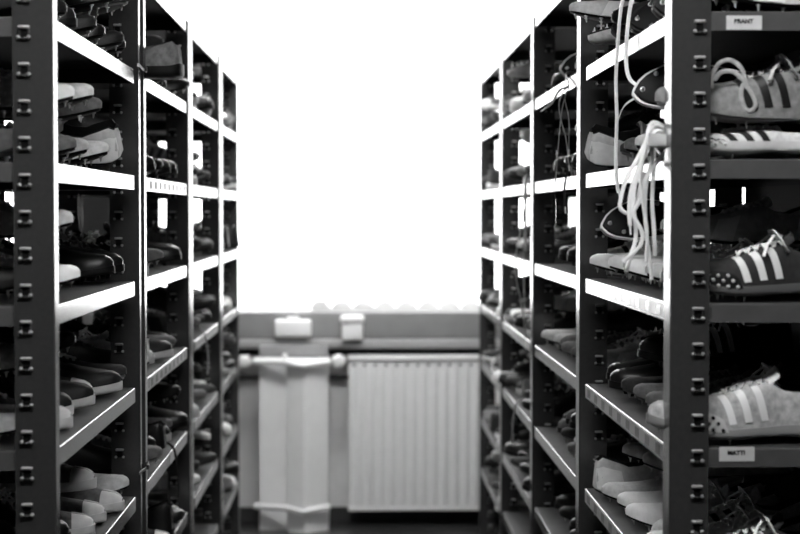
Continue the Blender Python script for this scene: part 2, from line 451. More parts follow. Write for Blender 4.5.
def cloth(n, v, **k):
    kk = dict(rough=.75, spec=.35, noise=.25, nscale=90, bump=.35, bscale=420); kk.update(k); return mat(n, v, **kk)
C_BLACK = cloth('shoe_black', .007, rough=.55); C_BLACKL = cloth('shoe_black_leather', .005, rough=.38, spec=.5, bump=.12, bscale=160)
C_DARK = cloth('shoe_charcoal', .024); C_MID = cloth('shoe_grey', .13); C_SUEDE = cloth('shoe_suede_grey', .42, rough=.9, noise=.3)
C_SUEDE2 = cloth('shoe_mid_suede', .22, rough=.9, noise=.3)
C_LIGHT = cloth('shoe_light_grey', .60, noise=.15); C_WHITE = cloth('shoe_white', .86, noise=.06, bump=.15); C_PALE = cloth('shoe_pale_mesh', .68, noise=.2, bscale=700, bump=.6)
S_BLACK = mat('sole_black', .005, .6, .25); S_WHITE = mat('sole_white', .60, .5, .4, .06, 60); S_GREY = mat('sole_grey', .25, .5); S_GUM = mat('sole_mid', .10, .45)
LACE_W = cloth('lace_white', .90, noise=.06, bscale=900); LACE_B = cloth('lace_black', .015); LACE_G = cloth('lace_grey', .42)
LINING = mat('lining_dark', .012, .9, .2); LINING_G = mat('lining_grey', .10, .9, .2)
STRIPE_W = mat('stripe_white', .80, .4, .5); STRIPE_B = mat('stripe_black', .01, .4, .5)
METAL = mat('spike_steel', .75, .25, .6, metal=.35)

# look phrase, kind name, geometry, and materials
STY = {}
def style(key, look, name, up, sole, lace, geo=None, stripe=None, lining=LINING, spikes=None, toe=None, tab=None, tongue=None, bow=True, nubs=None, mud=None):
    STY[key] = dict(look=look, name=name, up=up, sole=sole, lace=lace, geo=geo or {}, stripe=stripe, lining=lining, spikes=spikes, toe=toe, tab=tab, tongue=tongue or up, bow=bow, nubs=nubs, mud=mud)
SP = dict(sole=.007, heel=.008, spring=.022, h=.84, arch=.004, rise=.014, grow=-.0042)
TR = dict(sole=.013, heel=.019, spring=.014, h=1.02, arch=.003)
style('black_spike', 'black running spike', 'running_spike', C_BLACK, S_BLACK, LACE_B, SP, spikes='metal', bow=False)
style('black_leather', 'shiny black leather spike', 'running_spike', C_BLACKL, S_BLACK, LACE_B, SP, spikes='metal', bow=True)
style('black_stripe', 'white-laced black striped spike', 'running_spike', C_BLACK, S_BLACK, LACE_W, SP, stripe=STRIPE_W, spikes='metal')
style('black_whitesole', 'white-soled black trainer', 'trainer', C_BLACK, S_WHITE, LACE_B, TR)
style('charcoal_spike', 'charcoal running spike', 'running_spike', C_DARK, S_GREY, LACE_G, SP, spikes='metal', bow=False)
style('grey_spike', 'grey running spike', 'running_spike', C_MID, S_BLACK, LACE_W, SP, spikes='metal', stripe=STRIPE_W)
style('grey_plain', 'plain grey running spike', 'running_spike', C_MID, S_GREY, LACE_G, SP, spikes='metal', bow=False)
style('suede_stripe', 'grey suede striped spike', 'running_spike', C_SUEDE, S_GREY, LACE_G, dict(SP, L=.31, h=1.08, sole=.012, heel=.018, rise=.022, grow=.0018), stripe=STRIPE_W, spikes='metal', toe=S_WHITE, nubs=S_BLACK, tongue=C_WHITE, bow=False)
style('dark_stripe', 'dark grey striped spike', 'running_spike', C_DARK, S_GUM, LACE_W, dict(SP, L=.31, h=.98, sole=.012, heel=.018, rise=.020, grow=.0018), stripe=STRIPE_W, spikes='metal', toe=S_BLACK, nubs=S_WHITE, tab=STRIPE_W)
style('bulky_grey', 'bulky grey running shoe', 'trainer', C_SUEDE2, S_BLACK, LACE_G, dict(TR, h=.80, w=1.12, rise=.01), bow=False)
style('light_spike', 'light grey running spike', 'running_spike', C_LIGHT, S_BLACK, LACE_W, SP, spikes='metal', bow=False)
style('white_spike', 'white running spike', 'running_spike', C_WHITE, S_BLACK, LACE_W, SP, spikes='metal')
style('white_stripe', 'white trainer with stripes', 'trainer', C_PALE, S_WHITE, LACE_W, TR, stripe=STRIPE_B)
style('white_nubs', 'white spike with dotted toe', 'running_spike', C_PALE, S_WHITE, LACE_W, dict(SP, L=.31, h=.42, sole=.016, heel=.016, spring=.014, rise=.004, grow=.0018), stripe=STRIPE_B, spikes='metal', toe=S_BLACK, nubs=S_WHITE, bow=False)
style('bw_stripe', 'grey shoe with black stripes', 'running_spike', C_SUEDE2, S_GREY, LACE_G, dict(SP, L=.31, h=.95, rise=.02), stripe=STRIPE_B, spikes='metal')
style('canvas', 'white-toed grey canvas trainer', 'trainer', C_MID, S_WHITE, LACE_W, dict(TR, h=.80, sole=.014, heel=.014, spring=.006, rise=.010), toe=S_WHITE, lining=LINING_G)
style('dark_canvas', 'white-toed dark canvas trainer', 'trainer', C_DARK, S_WHITE, LACE_B, dict(TR, h=.9, sole=.014, heel=.014, spring=.006), toe=S_WHITE)
style('boot', 'black studded boot', 'studded_boot', C_BLACKL, S_BLACK, LACE_B, dict(sole=.010, heel=.012, spring=.014, h=1.02, arch=.002), spikes='stud', bow=False)
style('boot_stripe', 'white-striped black studded boot', 'studded_boot', C_BLACKL, S_BLACK, LACE_W, dict(sole=.010, heel=.012, spring=.014, h=1.02, arch=.002), spikes='stud', stripe=STRIPE_W)
style('grey_boot', 'grey studded boot', 'studded_boot', C_MID, S_BLACK, LACE_G, dict(sole=.010, heel=.012, spring=.014, h=1.02, arch=.002), spikes='stud', bow=False)

for k_, m_ in (('charcoal_spike', C_MID), ('light_spike', C_WHITE), ('white_spike', C_LIGHT), ('grey_plain', C_DARK), ('black_whitesole', C_DARK), ('grey_boot', C_BLACK)): STY[k_]['panel'] = m_
TPL = {}
def template(key):
    if key in TPL: return TPL[key]
    d = STY[key]; g = Shoe(**d['geo']); c = Vector((g.L/2, 0, 0))
    parts = []   # (name, mesh, parent part index)
    def add(b, name, mats, par=None):
        b.v = [(x-c.x, y, z) for x, y, z in b.v]; parts.append((name, b.mesh(name, mats), par)); return len(parts)-1
    lift = 0.0
    iu = add(g.upper(), 'upper', [d['up'], d['lining']])
    iso = add(g.outsole(), 'sole', d['sole'])
    add(g.tongue(), 'tongue', d['tongue'])
    add(g.laces(d['bow']), 'laces', d['lace'])
    if d['stripe']:
        for side in (-1, 1):
            b = MB()
            for q in (.40,.485,.57): g.patch(b, q, q+.038, .14, .88, side, .0014, .055)
            add(b, 'side_stripes', d['stripe'])
    if d['toe']:
        b = MB()
        if d['nubs']:
            for side in (-1, 1):
                b = MB(); g.patch(b, .615, .95, .0, .40, side, .0026, 0, 14, 5, round_=True)
                it = add(b, 'toe_plate', d['toe'])
                nb = MB()
                for r_, t in enumerate((.06,.17,.28)):
                    for k in range(6):
                        q = .645+.05*k+.025*(r_ % 2)
                        if q > .93 or t > .36*math.sqrt(max(0, 1-((q-.7825)/.1675)**2)): continue
                        bm = bmesh.new(); bmesh.ops.create_icosphere(bm, subdivisions=1, radius=.0034)
                        bmesh.ops.translate(bm, verts=bm.verts, vec=g.pt(q, side, t, .0030)); nb.bm(bm, 0, True)
                add(nb, 'toe_nubs', d['nubs'], it)
        else:
            for side in (-1, 1): g.patch(b, .86, .998, .0, .97, side, .0016, 0, 8, 8)
            add(b, 'toe_cap', d['toe'])
    if d.get('panel'):
        for side in (-1, 1):
            b = MB(); g.patch(b, .012, .20, .02, .50, side, .0012, -.03); add(b, 'heel_counter', d['panel'])
            b = MB(); g.patch(b, .60, .74, .02, .60, side, .0011, -.06); add(b, 'side_overlay', d['panel'])
    if d['tab']:
        b = MB()
        for side in (-1, 1): g.patch(b, .012, .07, .62, .97, side, .002, .0)
        add(b, 'heel_tab', d['tab'])
    if d['spikes']:
        for q, p in (g.spike_spots() if d['spikes'] == 'metal' else g.stud_spots()):
            b = MB()
            if d['spikes'] == 'metal':
                b.tube_r([p+Vector((0,0,.002)), p-Vector((0,0,.0015)), p-Vector((0,0,.002)), p-Vector((0,0,.010))], [.0048,.0048,.0026,.0010], 8)
            else:
                b.tube_r([p+Vector((0,0,.003)), p-Vector((0,0,.006)), p-Vector((0,0,.0105))], [.0070,.0058,.0045], 10)
            add(b, 'spike' if d['spikes'] == 'metal' else 'stud', METAL if d['spikes'] == 'metal' else S_BLACK, iso)
    cv = []; cf = []
    for nm, me, par in parts:
        if nm in ('upper', 'sole', 'tongue', 'spike', 'stud', 'laces', 'toe_plate', 'toe_cap'):
            o = len(cv); cv += [v.co.copy() for v in me.vertices]; cf += [tuple(i+o for i in p.vertices) for p in me.polygons]
    TPL[key] = dict(parts=parts, cv=cv, cf=cf, L=g.L, geo=g); return TPL[key]

PLACED = []   # dict(row,bay,level,y,key,root,bvh,...)
def place(row, bay, lv, y, key, over=0.0, yaw=0.0, roll=0.0, pitch=0.0, heel=False, layer=0, hero=None, note=None, sc=1.0, force=False, detail=None):
    T = template(key); s0, s1, z = SHELVES[(row, bay, lv)]; rw = ROW[row]; sg = rw['sg']
    base = PI if sg > 0 else 0.0
    if heel: base += PI
    x = sg*(rw['a']-over+T['L']*sc/2)
    rot = Matrix.Rotation(base+yaw, 4, 'Z') @ Matrix.Rotation(pitch, 4, 'Y') @ Matrix.Rotation(roll, 4, 'X') @ Matrix.Diagonal((sc, sc, sc, 1))
    V = [rot @ v for v in T['cv']]
    z0 = z-min(v.z for v in V)+.0004
    off = Vector((x, y, 0)); ys = [v.y+y for v in V]; xs = [v.x+x for v in V]
    lo, hi = min(ys), max(ys)
    if (lo < s0+.004 or hi > s1-.004) and not force: return None
    dz = 0.0
    near = [p for p in PLACED if p['row'] == row and p['bay'] == bay and p['level'] == lv and p['lo'] < hi and p['hi'] > lo]
    if near:
        bv = BVHTree.FromPolygons([v+off for v in V], T['cf'])
        H = 2.0; gap = H
        for p in near:
            for v in V:
                if not p['lo'] < v.y+y < p['hi']: continue
                w = Vector((v.x+x, v.y+y, v.z+z0+H))
                h = p['bvh'].ray_cast(w, Vector((0,0,-1)))
                if h[0] is not None: gap = min(gap, h[3])
            for w in p['wv']:
                if not lo < w.y < hi: continue
                h = bv.ray_cast(Vector((w.x, w.y, w.z-H-z0)), Vector((0,0,1)))
                if h[0] is not None: gap = min(gap, h[3])
        dz = max(0.0, H-gap+.0030) if gap < H-.0001 else 0.0
    top = max(v.z for v in V)+z0+dz
    levs = sorted(rw['lev'].values()); zi = [EYE+q for q in levs if EYE+q > z+.01]
    if zi and top > min(zi)-LIP-.002 and not force: return None
    if dz > .001: layer = 1
    WV = [v+Vector((x, y, z0+dz)) for v in V]
    rec = dict(row=row, bay=bay, level=lv, y=y, key=key, M=Matrix.Translation((x, y, z0+dz)) @ rot, wv=WV, lo=lo, hi=hi, bvh=BVHTree.FromPolygons(WV, T['cf']),
               layer=layer, heel=heel, flip=abs(roll) > 2, side=.9 < abs(roll) < 2, hero=hero, note=note, extra=[], detail=bay < 2 if detail is None else detail, z=z0+dz)
    PLACED.append(rec); return rec

def realise(rec):
    T = template(rec['key']); d = STY[rec['key']]
    root = empty(d['name']); root.matrix_world = rec['M']
    made = []
    for nm, me, par in T['parts']:
        if nm in ('spike', 'stud') and not rec['detail'] and not rec['flip']: made.append(None); continue
        o = bpy.data.objects.new(nm, me); COL.objects.link(o)
        o.parent = made[par] if par is not None else root
        made.append(o)
    for nm, b, m in rec['extra']:
        Mi = rec['M'].inverted(); b.v = [tuple(Mi @ Vector(v)) for v in b.v]
        o = b.build(nm, m); o.parent = root
    root['category'] = 'boot' if d['name'] == 'studded_boot' else 'shoe'
    rec['root'] = root; return root

DARK = ['black_spike','black_leather','black_stripe','boot','boot_stripe','charcoal_spike','black_whitesole','dark_canvas','black_spike','boot']
MID = ['grey_spike','grey_plain','grey_boot','canvas','grey_plain']
LIGHT = ['light_spike','white_spike','white_stripe','light_spike']
FLIP = PI; JR = random.Random(5)
def spec(row, bay, lv, items):
    for it in items:
        y, key = it[0], it[1]; kw = dict(it[2]) if len(it) > 2 else {}
        if y > 2.70 and not kw.get('heel'): kw['yaw'] = kw.get('yaw', 0)+JR.uniform(-.10, .10); kw['over'] = kw.get('over', 0)+JR.uniform(-.016, .006)
        place(row, bay, lv, y, key, **kw)
# ---- near unit of the left row
spec('left', 0, 'A', [(2.63,'black_spike',dict(over=-.03)),(2.74,'black_leather',dict(over=-.02,yaw=.1)),(2.86,'boot',dict(over=-.03)),(2.98,'black_spike',dict(over=-.01,yaw=-.1)),
    (3.10,'black_leather',dict(over=-.005,yaw=.12)),(3.22,'black_spike',dict(over=.008)),(3.345,'black_leather',dict(over=.006,yaw=-.04)),
    (2.70,'boot',dict(over=-.015,yaw=.15)),(2.85,'black_leather',dict(over=-.005,pitch=.10)),(3.02,'black_spike',dict(over=.0,yaw=.1)),(3.17,'black_leather',dict(over=.01,yaw=.05)),(3.29,'charcoal_spike',dict(over=.006))])
spec('left', 0, 'B', [(2.63,'grey_plain',dict(over=-.03)),(2.745,'light_spike',dict(over=-.03,yaw=.06)),(2.86,'grey_spike',dict(over=-.012)),(2.975,'light_spike',dict(over=-.008,yaw=-.05)),
    (3.09,'light_spike',dict(over=-.004,yaw=.03)),(3.22,'light_spike',dict(over=.006,heel=True,yaw=-.08,sc=1.08,roll=-.5)),(3.345,'black_spike',dict(over=-.04)),
    (2.72,'white_spike',dict(over=-.008,yaw=.10)),(2.86,'light_spike',dict(over=.000,yaw=.12)),(3.02,'grey_spike',dict(over=-.005,yaw=.1))])
spec('left', 0, 'C', [(2.63,'black_stripe',dict(over=-.05)),(2.75,'white_spike',dict(over=-.005,yaw=.05)),(2.88,'black_stripe',dict(over=-.10)),(3.0,'black_stripe',dict(over=-.07)),
    (3.13,'grey_boot',dict(over=-.09)),(3.27,'boot',dict(over=-.008,yaw=.08)),(3.375,'boot',dict(over=-.015)),
    (2.72,'light_spike',dict(over=-.004,yaw=.06)),(3.05,'black_stripe',dict(over=-.10))])
spec('left', 0, 'D', [(2.63,'light_spike',dict(over=-.03)),(2.745,'canvas',dict(over=-.012,yaw=.05)),(2.87,'black_whitesole',dict(over=-.03)),(3.01,'black_whitesole',dict(over=-.008,yaw=.06)),
    (3.14,'dark_canvas',dict(over=-.03)),(3.255,'black_whitesole',dict(over=-.01)),(3.365,'charcoal_spike',dict(over=-.01)),
    (2.79,'light_spike',dict(over=-.05,yaw=.05)),(3.08,'black_leather',dict(over=-.05,yaw=.1))])
spec('left', 0, 'E', [(2.62,'black_whitesole',dict(over=-.02)),(2.735,'black_whitesole',dict(over=-.015,yaw=.05)),(2.86,'boot',dict(over=-.04)),(2.985,'canvas',dict(over=-.025,yaw=.08)),
    (3.12,'canvas',dict(over=-.012,yaw=.1)),(3.25,'canvas',dict(over=-.004,yaw=-.04)),(3.365,'light_spike',dict(over=-.006)),
    (2.90,'canvas',dict(over=-.012,yaw=.10)),(3.05,'canvas',dict(over=-.03,yaw=.05))])
spec('left', 0, 'F', [(3.10,'black_spike'),(3.24,'grey_plain'),(3.36,'boot')])
# ---- near unit of the right row
spec('right', 0, 'A', [(2.635,'light_spike',dict(over=-.07)),(2.76,'black_spike',dict(over=.0,roll=2.0)),(2.885,'boot',dict(over=.0,roll=FLIP,yaw=.1)),(3.01,'black_spike',dict(over=.004,roll=2.1)),
    (3.135,'black_leather',dict(over=.0,roll=FLIP,yaw=-.1)),(3.26,'black_stripe',dict(over=.0,roll=2.2)),(3.40,'light_spike',dict(over=.022,roll=FLIP,yaw=.04,sc=.86)),
    (2.70,'boot',dict(over=-.01,roll=FLIP,yaw=.1,sc=.9)),(2.84,'black_spike',dict(over=.005,roll=2.2,sc=.9)),(2.96,'black_spike',dict(over=.0,roll=FLIP,sc=.9)),(3.08,'charcoal_spike',dict(over=.01,roll=2.4,yaw=.1,sc=.9)),(3.20,'black_spike',dict(over=.01,roll=FLIP,yaw=.1,sc=.88)),
    (3.42,'light_spike',dict(over=.055,yaw=-.05,sc=.9))])
spec('right', 0, 'B', [(2.632,'white_nubs',dict(over=.020,hero=1)),(2.79,'light_spike',dict(over=.0,roll=1.95,yaw=.05)),(2.93,'light_spike',dict(over=-.01,)),(3.07,'grey_spike',dict(over=-.01)),
    (3.22,'charcoal_spike',dict(over=-.02)),(3.40,'light_spike',dict(over=.022,heel=True,yaw=.10,roll=.5,sc=1.08)),
    (2.634,'bw_stripe',dict(over=.012,yaw=-.02,pitch=-.03,sc=1.12)),(2.86,'white_spike',dict(over=.004,roll=1.9,yaw=.1)),(2.98,'white_spike',dict(over=.0,yaw=.05))])
spec('right', 0, 'C', [(2.635,'dark_stripe',dict(over=-.002,hero=1)),(2.765,'white_spike',dict(over=-.005)),(2.895,'light_spike',dict(over=-.01,yaw=.04)),(3.02,'white_spike',dict(over=-.006)),
    (3.15,'light_spike',dict(over=-.012,yaw=-.05)),(3.28,'white_spike',dict(over=0)),(3.42,'white_spike',dict(over=.0,yaw=.06)),
    (3.30,'white_spike',dict(over=.0,roll=2.0,yaw=.06)),(2.86,'light_spike',dict(over=-.03,yaw=.06))])
spec('right', 0, 'D', [(2.635,'suede_stripe',dict(over=.020,hero=1)),(2.77,'boot_stripe',dict(over=-.03)),(2.885,'grey_plain',dict(over=-.02,yaw=.05)),(3.005,'grey_plain',dict(over=-.02)),
    (3.13,'charcoal_spike',dict(over=-.012,yaw=.05)),(3.26,'boot_stripe',dict(over=-.012,yaw=.06)),(3.40,'boot',dict(over=-.03)),
    (3.05,'boot_stripe',dict(over=-.03,yaw=.08)),(3.33,'black_leather',dict(over=-.08,roll=FLIP))])
spec('right', 0, 'E', [(2.635,'dark_stripe',dict(over=.012,yaw=0)),(2.77,'white_spike',dict(over=-.005,yaw=.03)),(2.90,'white_stripe',dict(over=-.03)),(3.03,'white_spike',dict(over=-.005,yaw=.05)),
    (3.155,'white_spike',dict(over=-.012)),(3.28,'light_spike',dict(over=-.002,yaw=.07)),(3.42,'light_spike',dict(over=-.004,heel=True,sc=1.1)),(3.34,'light_spike',dict(over=-.05,yaw=.1)),(3.1,'light_spike',dict(over=-.05,yaw=.06)),
    (2.66,'grey_plain',dict(over=-.10,heel=False,yaw=.2))])
spec('right', 0, 'F', [(3.22,'black_spike'),(3.34,'grey_plain'),(3.46,'boot')])
# ---- notable shoes further along
spec('right', 1, 'A', [(3.74,'black_leather',dict(over=-.02)),(3.87,'boot',dict(over=-.02)),(4.02,'light_spike',dict(over=-.01,roll=1.5,yaw=.1)),(4.20,'charcoal_spike',dict(over=-.05)),(4.40,'boot',dict(over=-.03))])
spec('right', 1, 'B', [(3.73,'black_spike',dict(over=.0)),(3.86,'boot',dict(over=-.01)),(3.99,'black_leather',dict(over=-.005)),(4.12,'black_spike',dict(over=-.01)),(4.26,'boot',dict(over=-.02)),(4.40,'charcoal_spike',dict(over=-.02)),(3.80,'black_leather',dict(over=-.01,yaw=.1))])
spec('right', 1, 'C', [(3.735,'white_stripe',dict(over=-.01)),(3.86,'light_spike',dict(over=-.02)),(3.99,'boot',dict(over=-.01)),(4.13,'boot',dict(over=-.005)),(4.30,'charcoal_spike',dict(over=-.03)),(3.90,'boot',dict(over=.0,roll=2.1))])
spec('right', 1, 'D', [(3.735,'light_spike',dict(over=-.004)),(3.86,'grey_spike',dict(over=-.01)),(3.99,'grey_plain',dict(over=-.01)),(4.12,'grey_boot',dict(over=-.012)),(4.25,'light_spike',dict(over=-.012,yaw=.05)),(4.39,'light_spike',dict(over=-.004,yaw=.05)),(3.9,'boot',dict(over=-.05)),(4.05,'black_leather',dict(over=-.05))])
spec('right', 1, 'E', [(3.735,'boot',dict(over=-.01)),(3.86,'grey_plain',dict(over=-.01)),(3.99,'light_spike',dict(over=-.03)),(4.13,'charcoal_spike',dict(over=-.02)),(4.27,'grey_boot',dict(over=-.02)),(4.42,'boot',dict(over=-.06)),(3.80,'boot',dict(over=-.005,yaw=.1)),(4.06,'grey_boot',dict(over=-.02))])
spec('right', 1, 'F', [(3.80,'grey_boot',dict(over=-.02)),(3.95,'black_leather',dict(over=-.02)),(4.10,'boot',dict(over=-.03)),(4.27,'black_spike',dict(over=-.04)),(4.42,'boot',dict(over=-.04))])
spec('left', 1, 'A', [(3.70,'bulky_grey',dict(over=.07,yaw=-.14,sc=1.08,heel=True)),(3.84,'grey_plain',dict(over=.0)),(3.96,'boot',dict(over=-.02)),(4.08,'black_spike',dict(over=-.01)),(4.22,'boot',dict(over=-.02)),(4.37,'black_leather',dict(over=.02)),(3.90,'charcoal_spike',dict(over=.01,yaw=.06))])
spec('left', 1, 'B', [(3.68,'grey_plain',dict(over=-.05)),(3.81,'grey_spike',dict(over=-.03)),(3.94,'boot',dict(over=-.02)),(4.07,'black_leather',dict(over=-.01,yaw=.05)),(4.2,'boot_stripe',dict(over=-.02)),(4.34,'boot',dict(over=-.01))])
# ---- the rest of the rows
def fill(row, bay, lv, step, pd, pm, p2):
    s0, s1, z = SHELVES[(row, bay, lv)]; y = s0+.06+R.random()*.03; first = []
    def pick():
        u = R.random(); return R.choice(DARK) if u < pd else R.choice(MID) if u < pd+pm else R.choice(LIGHT)
    while y < s1-.05:
        k = pick(); kw = dict(over=R.uniform(-.03, .018), yaw=R.uniform(-.1, .1))
        if R.random() < .10: kw['heel'] = True
        elif R.random() < .08: kw['roll'] = PI
        place(row, bay, lv, y, k, **kw); first.append(y); y += step+R.uniform(-.006, .022)
    for a, b2 in zip(first, first[1:]):
        if lv != 'C' and R.random() < p2:
            place(row, bay, lv, (a+b2)/2, pick(), over=R.uniform(-.04, .03), yaw=R.uniform(-.18, .18), roll=R.choice([0,0,0,PI]))
DENS = {'left': {1: .115, 2: .128, 3: .142}, 'right': {1: .115, 2: .128, 3: .142}}
for row in ('left', 'right'):
    for bay in (1, 2, 3):
        for lv in 'ABCDEFG':
            if any(p['row'] == row and p['bay'] == bay and p['level'] == lv for p in PLACED): continue
            if lv == 'G' and bay < 3: continue
            light = {'left': .06, 'right': .08}[row]+(.05 if bay == 3 else 0)
            fill(row, bay, lv, DENS[row][bay], .74-light, .26, {1: .30, 2: .26, 3: .16}[bay])

# ---- hanging laces (belong to the shoe they hang from)
def find(row, bay, lv, key, y):
    c = [p for p in PLACED if p['row'] == row and p['bay'] == bay and p['level'] == lv and p['key'] == key]
    return min(c, key=lambda p: abs(p['y']-y)) if c else None
def W(px, py, Y): return ((px-359.4)/1650*Y, Y, EYE+(211.8-py)/1650*Y)
def smooth(pts, n=6):
    P = [Vector(p) for p in pts]; out = []
    for i in range(len(P)-1):
        p0, p1, p2, p3 = P[max(i-1, 0)], P[i], P[i+1], P[min(i+2, len(P)-1)]
        for k in range(n):
            t = k/n; out.append(.5*((2*p1)+(p2-p0)*t+(2*p0-5*p1+4*p2-p3)*t*t+(3*p1-p0-3*p2+p3)*t**3))
    out.append(P[-1]); return out
def lace(rec, pts, w=.0036, h=.0011, m=None, name='hanging_lace', tip=True):
    if rec is None: return
    b = MB(); S = smooth(pts); b.tube(S, w, h, 8, up=(0, -1, .05)); rec['extra'].append((name, b, m or LACE_W))
    if tip:
        d = (S[-1]-S[-2]).normalized(); t = MB(); t.tube_r([S[-1]-d*.002, S[-1]+d*.014], [.0019,.0015], 8); rec['extra'].append(('lace_tip', t, LACE_W))
XA = .485
p = find('right', 0, 'A', 'black_spike', 3.01)
lace(p, [(XA+.016,3.05,EYE+.405),(XA+.002,3.045,EYE+.395),(XA-.006,3.04,EYE+.35),(XA-.012,3.04,EYE+.25),(XA-.010,3.04,EYE+.17),(XA-.012,3.04,EYE+.10),(XA-.009,3.04,EYE+.05),(XA-.006,3.04,EYE+.035)])
p = find('right', 0, 'A', 'boot', 2.885)
lace(p, [(XA+.014,2.94,EYE+.40),(XA+.002,2.94,EYE+.385),(XA-.006,2.94,EYE+.34),(XA-.010,2.94,EYE+.275),(XA-.004,2.93,EYE+.235),(XA+.02,2.90,EYE+.215),(XA+.034,2.885,EYE+.205)], tip=False)
p = find('right', 0, 'B', 'white_spike', 2.98) or find('right', 0, 'B', 'light_spike', 2.93)
lace(p, [(XA+.04,2.93,EYE+.185),(XA+.02,2.95,EYE+.205),(XA-.002,2.985,EYE+.195),(XA-.010,3.02,EYE+.170),(XA-.010,3.03,EYE+.145)], tip=False)
p = find('right', 0, 'B', 'bw_stripe', 2.634)
for s_ in ([(748,88),(742,68),(730,60),(719,64),(713,76),(712,88)], [(744,82),(752,92),(757,104),(751,111),(744,104),(742,92),(744,84)], [(715,80),(722,72),(735,72),(746,82)]):
    lace(p, [W(px, py, 2.585) for px, py in s_], w=.0036, m=LACE_G, tip=False, name='lace_loop')
p = find('right', 0, 'B', 'white_nubs', 2.632)
Yb = 2.672
bundle = [
 [(654,122),(646,142),(636,162),(627,178),(622,196),(621,208),(629,213),(637,204),(640,190),(645,172)],
 [(656,128),(648,150),(639,172),(634,200),(637,235),(631,258),(627,272)],
 [(657,132),(652,160),(647,185),(646,215),(649,245),(652,268),(653,280)],
 [(655,126),(646,152),(641,178),(644,205),(648,232),(647,262)],
 [(658,136),(655,165),(653,200),(655,230),(656,256)],
 [(652,140),(640,166),(632,190),(630,208),(631,226)],
 [(650,172),(641,200),(634,214),(643,232),(641,246),(624,262)]]
for i, s in enumerate(bundle):
    yy = Yb-.012*(i % 4)
    pts = [W(px, py, yy) for px, py in s]
    # start behind the lip edge on the shoe, then fall in front of the lip
    pts = [(XA+.030, 2.66, EYE+.120)]+[(min(x, XA-.004-.0025*(i % 4)), y, z) for x, y, z in pts]
    lace(p, pts, w=.0034, tip=i == 5)
# second unit, right row
p = find('right', 1, 'A', 'light_spike', 4.02)
for s in ([(573,85),(566,95),(562,110),(559,140),(557,165),(556,178)], [(570,84),(563,92),(559,104),(561,120),(566,138),(577,165)], [(572,86),(560,90),(552,103),(546,108)], [(566,90),(565,100),(571,120),(577,150)]):
    pts = [W(px, py, 3.77) for px, py in s]; pts = [(XA+.03, 3.98, EYE+.335), (XA+.003, 3.90, EYE+.325)]+[(XA-.008, y, z) if False else (min(x, XA-.006), y, z) for x, y, z in pts]
    lace(p, pts, w=.0030, m=LACE_G)
p = find('right', 1, 'B', 'black_spike', 3.73)
lace(p, [(XA+.03,3.80,EYE+.10),(XA+.003,3.80,EYE+.112),(XA-.008,3.80,EYE+.08),(XA-.012,3.80,EYE+.045),(XA-.010,3.80,EYE+.01)], w=.0026, m=LACE_B)
PLc = [q for q in PLACED if q['row'] == 'right' and q['bay'] == 2 and q['level'] == 'B' and q['layer'] == 0]
if PLc:
    p = min(PLc, key=lambda q: q['y'])
    for i, s in enumerate(([(531,178),(527,200),(523,215),(527,232),(522,246)], [(532,182),(527,205),(529,220),(533,236),(530,252)], [(530,180),(524,215),(517,250),(516,275),(521,300),(527,330)], [(533,185),(530,222),(524,260),(527,300),(530,345)])):
        pts = [W(px, py, 4.72+.02*i) for px, py in s]; pts = [(XA+.03, 4.74, EYE+.10), (XA+.004, 4.74, EYE+.11)]+[(min(x, XA-.006), y, z) for x, y, z in pts]
        lace(p, pts, w=.0028, m=LACE_G, tip=False)
PLd = [q for q in PLACED if q['row'] == 'left' and q['bay'] == 1 and q['level'] == 'F' and q['layer'] == 0]
for row, bay, lv, yy, col in (('left',1,'E',4.1,LACE_B),('left',1,'F',4.05,LACE_G),('right',2,'E',5.0,LACE_G),('left',2,'D',4.9,LACE_G)):
    c = [q for q in PLACED if q['row'] == row and q['bay'] == bay and q['level'] == lv and q['layer'] == 0]
    if c:
        p = min(c, key=lambda q: abs(q['y']-yy)); sg = ROW[row]['sg']; xe = ROW[row]['a']; z = SHELVES[(row,bay,lv)][2]; y = p['y']+.05
        lace(p, [(sg*(xe+.04), y, z+.03), (sg*(xe+.004), y, z+.012), (sg*(xe-.007), y+.005, z-.02), (sg*(xe-.012), y+.012, z-.07), (sg*(xe-.009), y+.02, z-.12)], w=.0028, m=col, tip=False)
for rec in PLACED: realise(rec)


# ------------------------------------------------------------------ room
YW = 7.2
def struct(b, name, m): return tag(b.build(name, m), kind='structure')
zs = EYE-.438      # top of the grey band under the window
zb0 = EYE-(349-211.8)/1650*(YW-.02)
b = MB(); b.box(-3.2, 3.2, -2.6, YW+.5, -.1, 0); struct(b, 'floor', M_FLOOR)
b = MB(); b.box(-3.2, 3.2, -2.6, YW+.5, 2.75, 2.85); struct(b, 'ceiling', M_CEIL)
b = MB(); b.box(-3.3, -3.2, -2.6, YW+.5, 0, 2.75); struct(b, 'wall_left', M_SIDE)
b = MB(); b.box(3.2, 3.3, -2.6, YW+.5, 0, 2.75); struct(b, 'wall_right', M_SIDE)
b = MB(); b.box(-3.2, 3.2, -2.7, -2.6, 0, 2.75); struct(b, 'wall_front', mat('wall_front_grey', .05, .8, .3, .05, 12))
b = MB(); b.box(-3.2, 3.2, YW+.10, YW+.30, 0, zb0-.002); b.box(-3.2, 3.2, YW+.10, YW+.30, 2.68, 2.75)
struct(b, 'wall_back', M_WALL)
for k, (x0, x1) in enumerate(((-1.245, -1.07), (1.06, 1.275))):
    b = MB(); b.box(x0, x1, YW+.06, YW+.30, zs+.002, 2.63); struct(b, 'trim_%d' % (4+k), M_SIDE)  # dark piers added to block the bright window in the rack gaps
b = MB(); b.box(-3.2, 3.2, YW+.085, YW+.0995, 0, .06); struct(b, 'baseboard_back', M_SHADE_BASEBOARD)
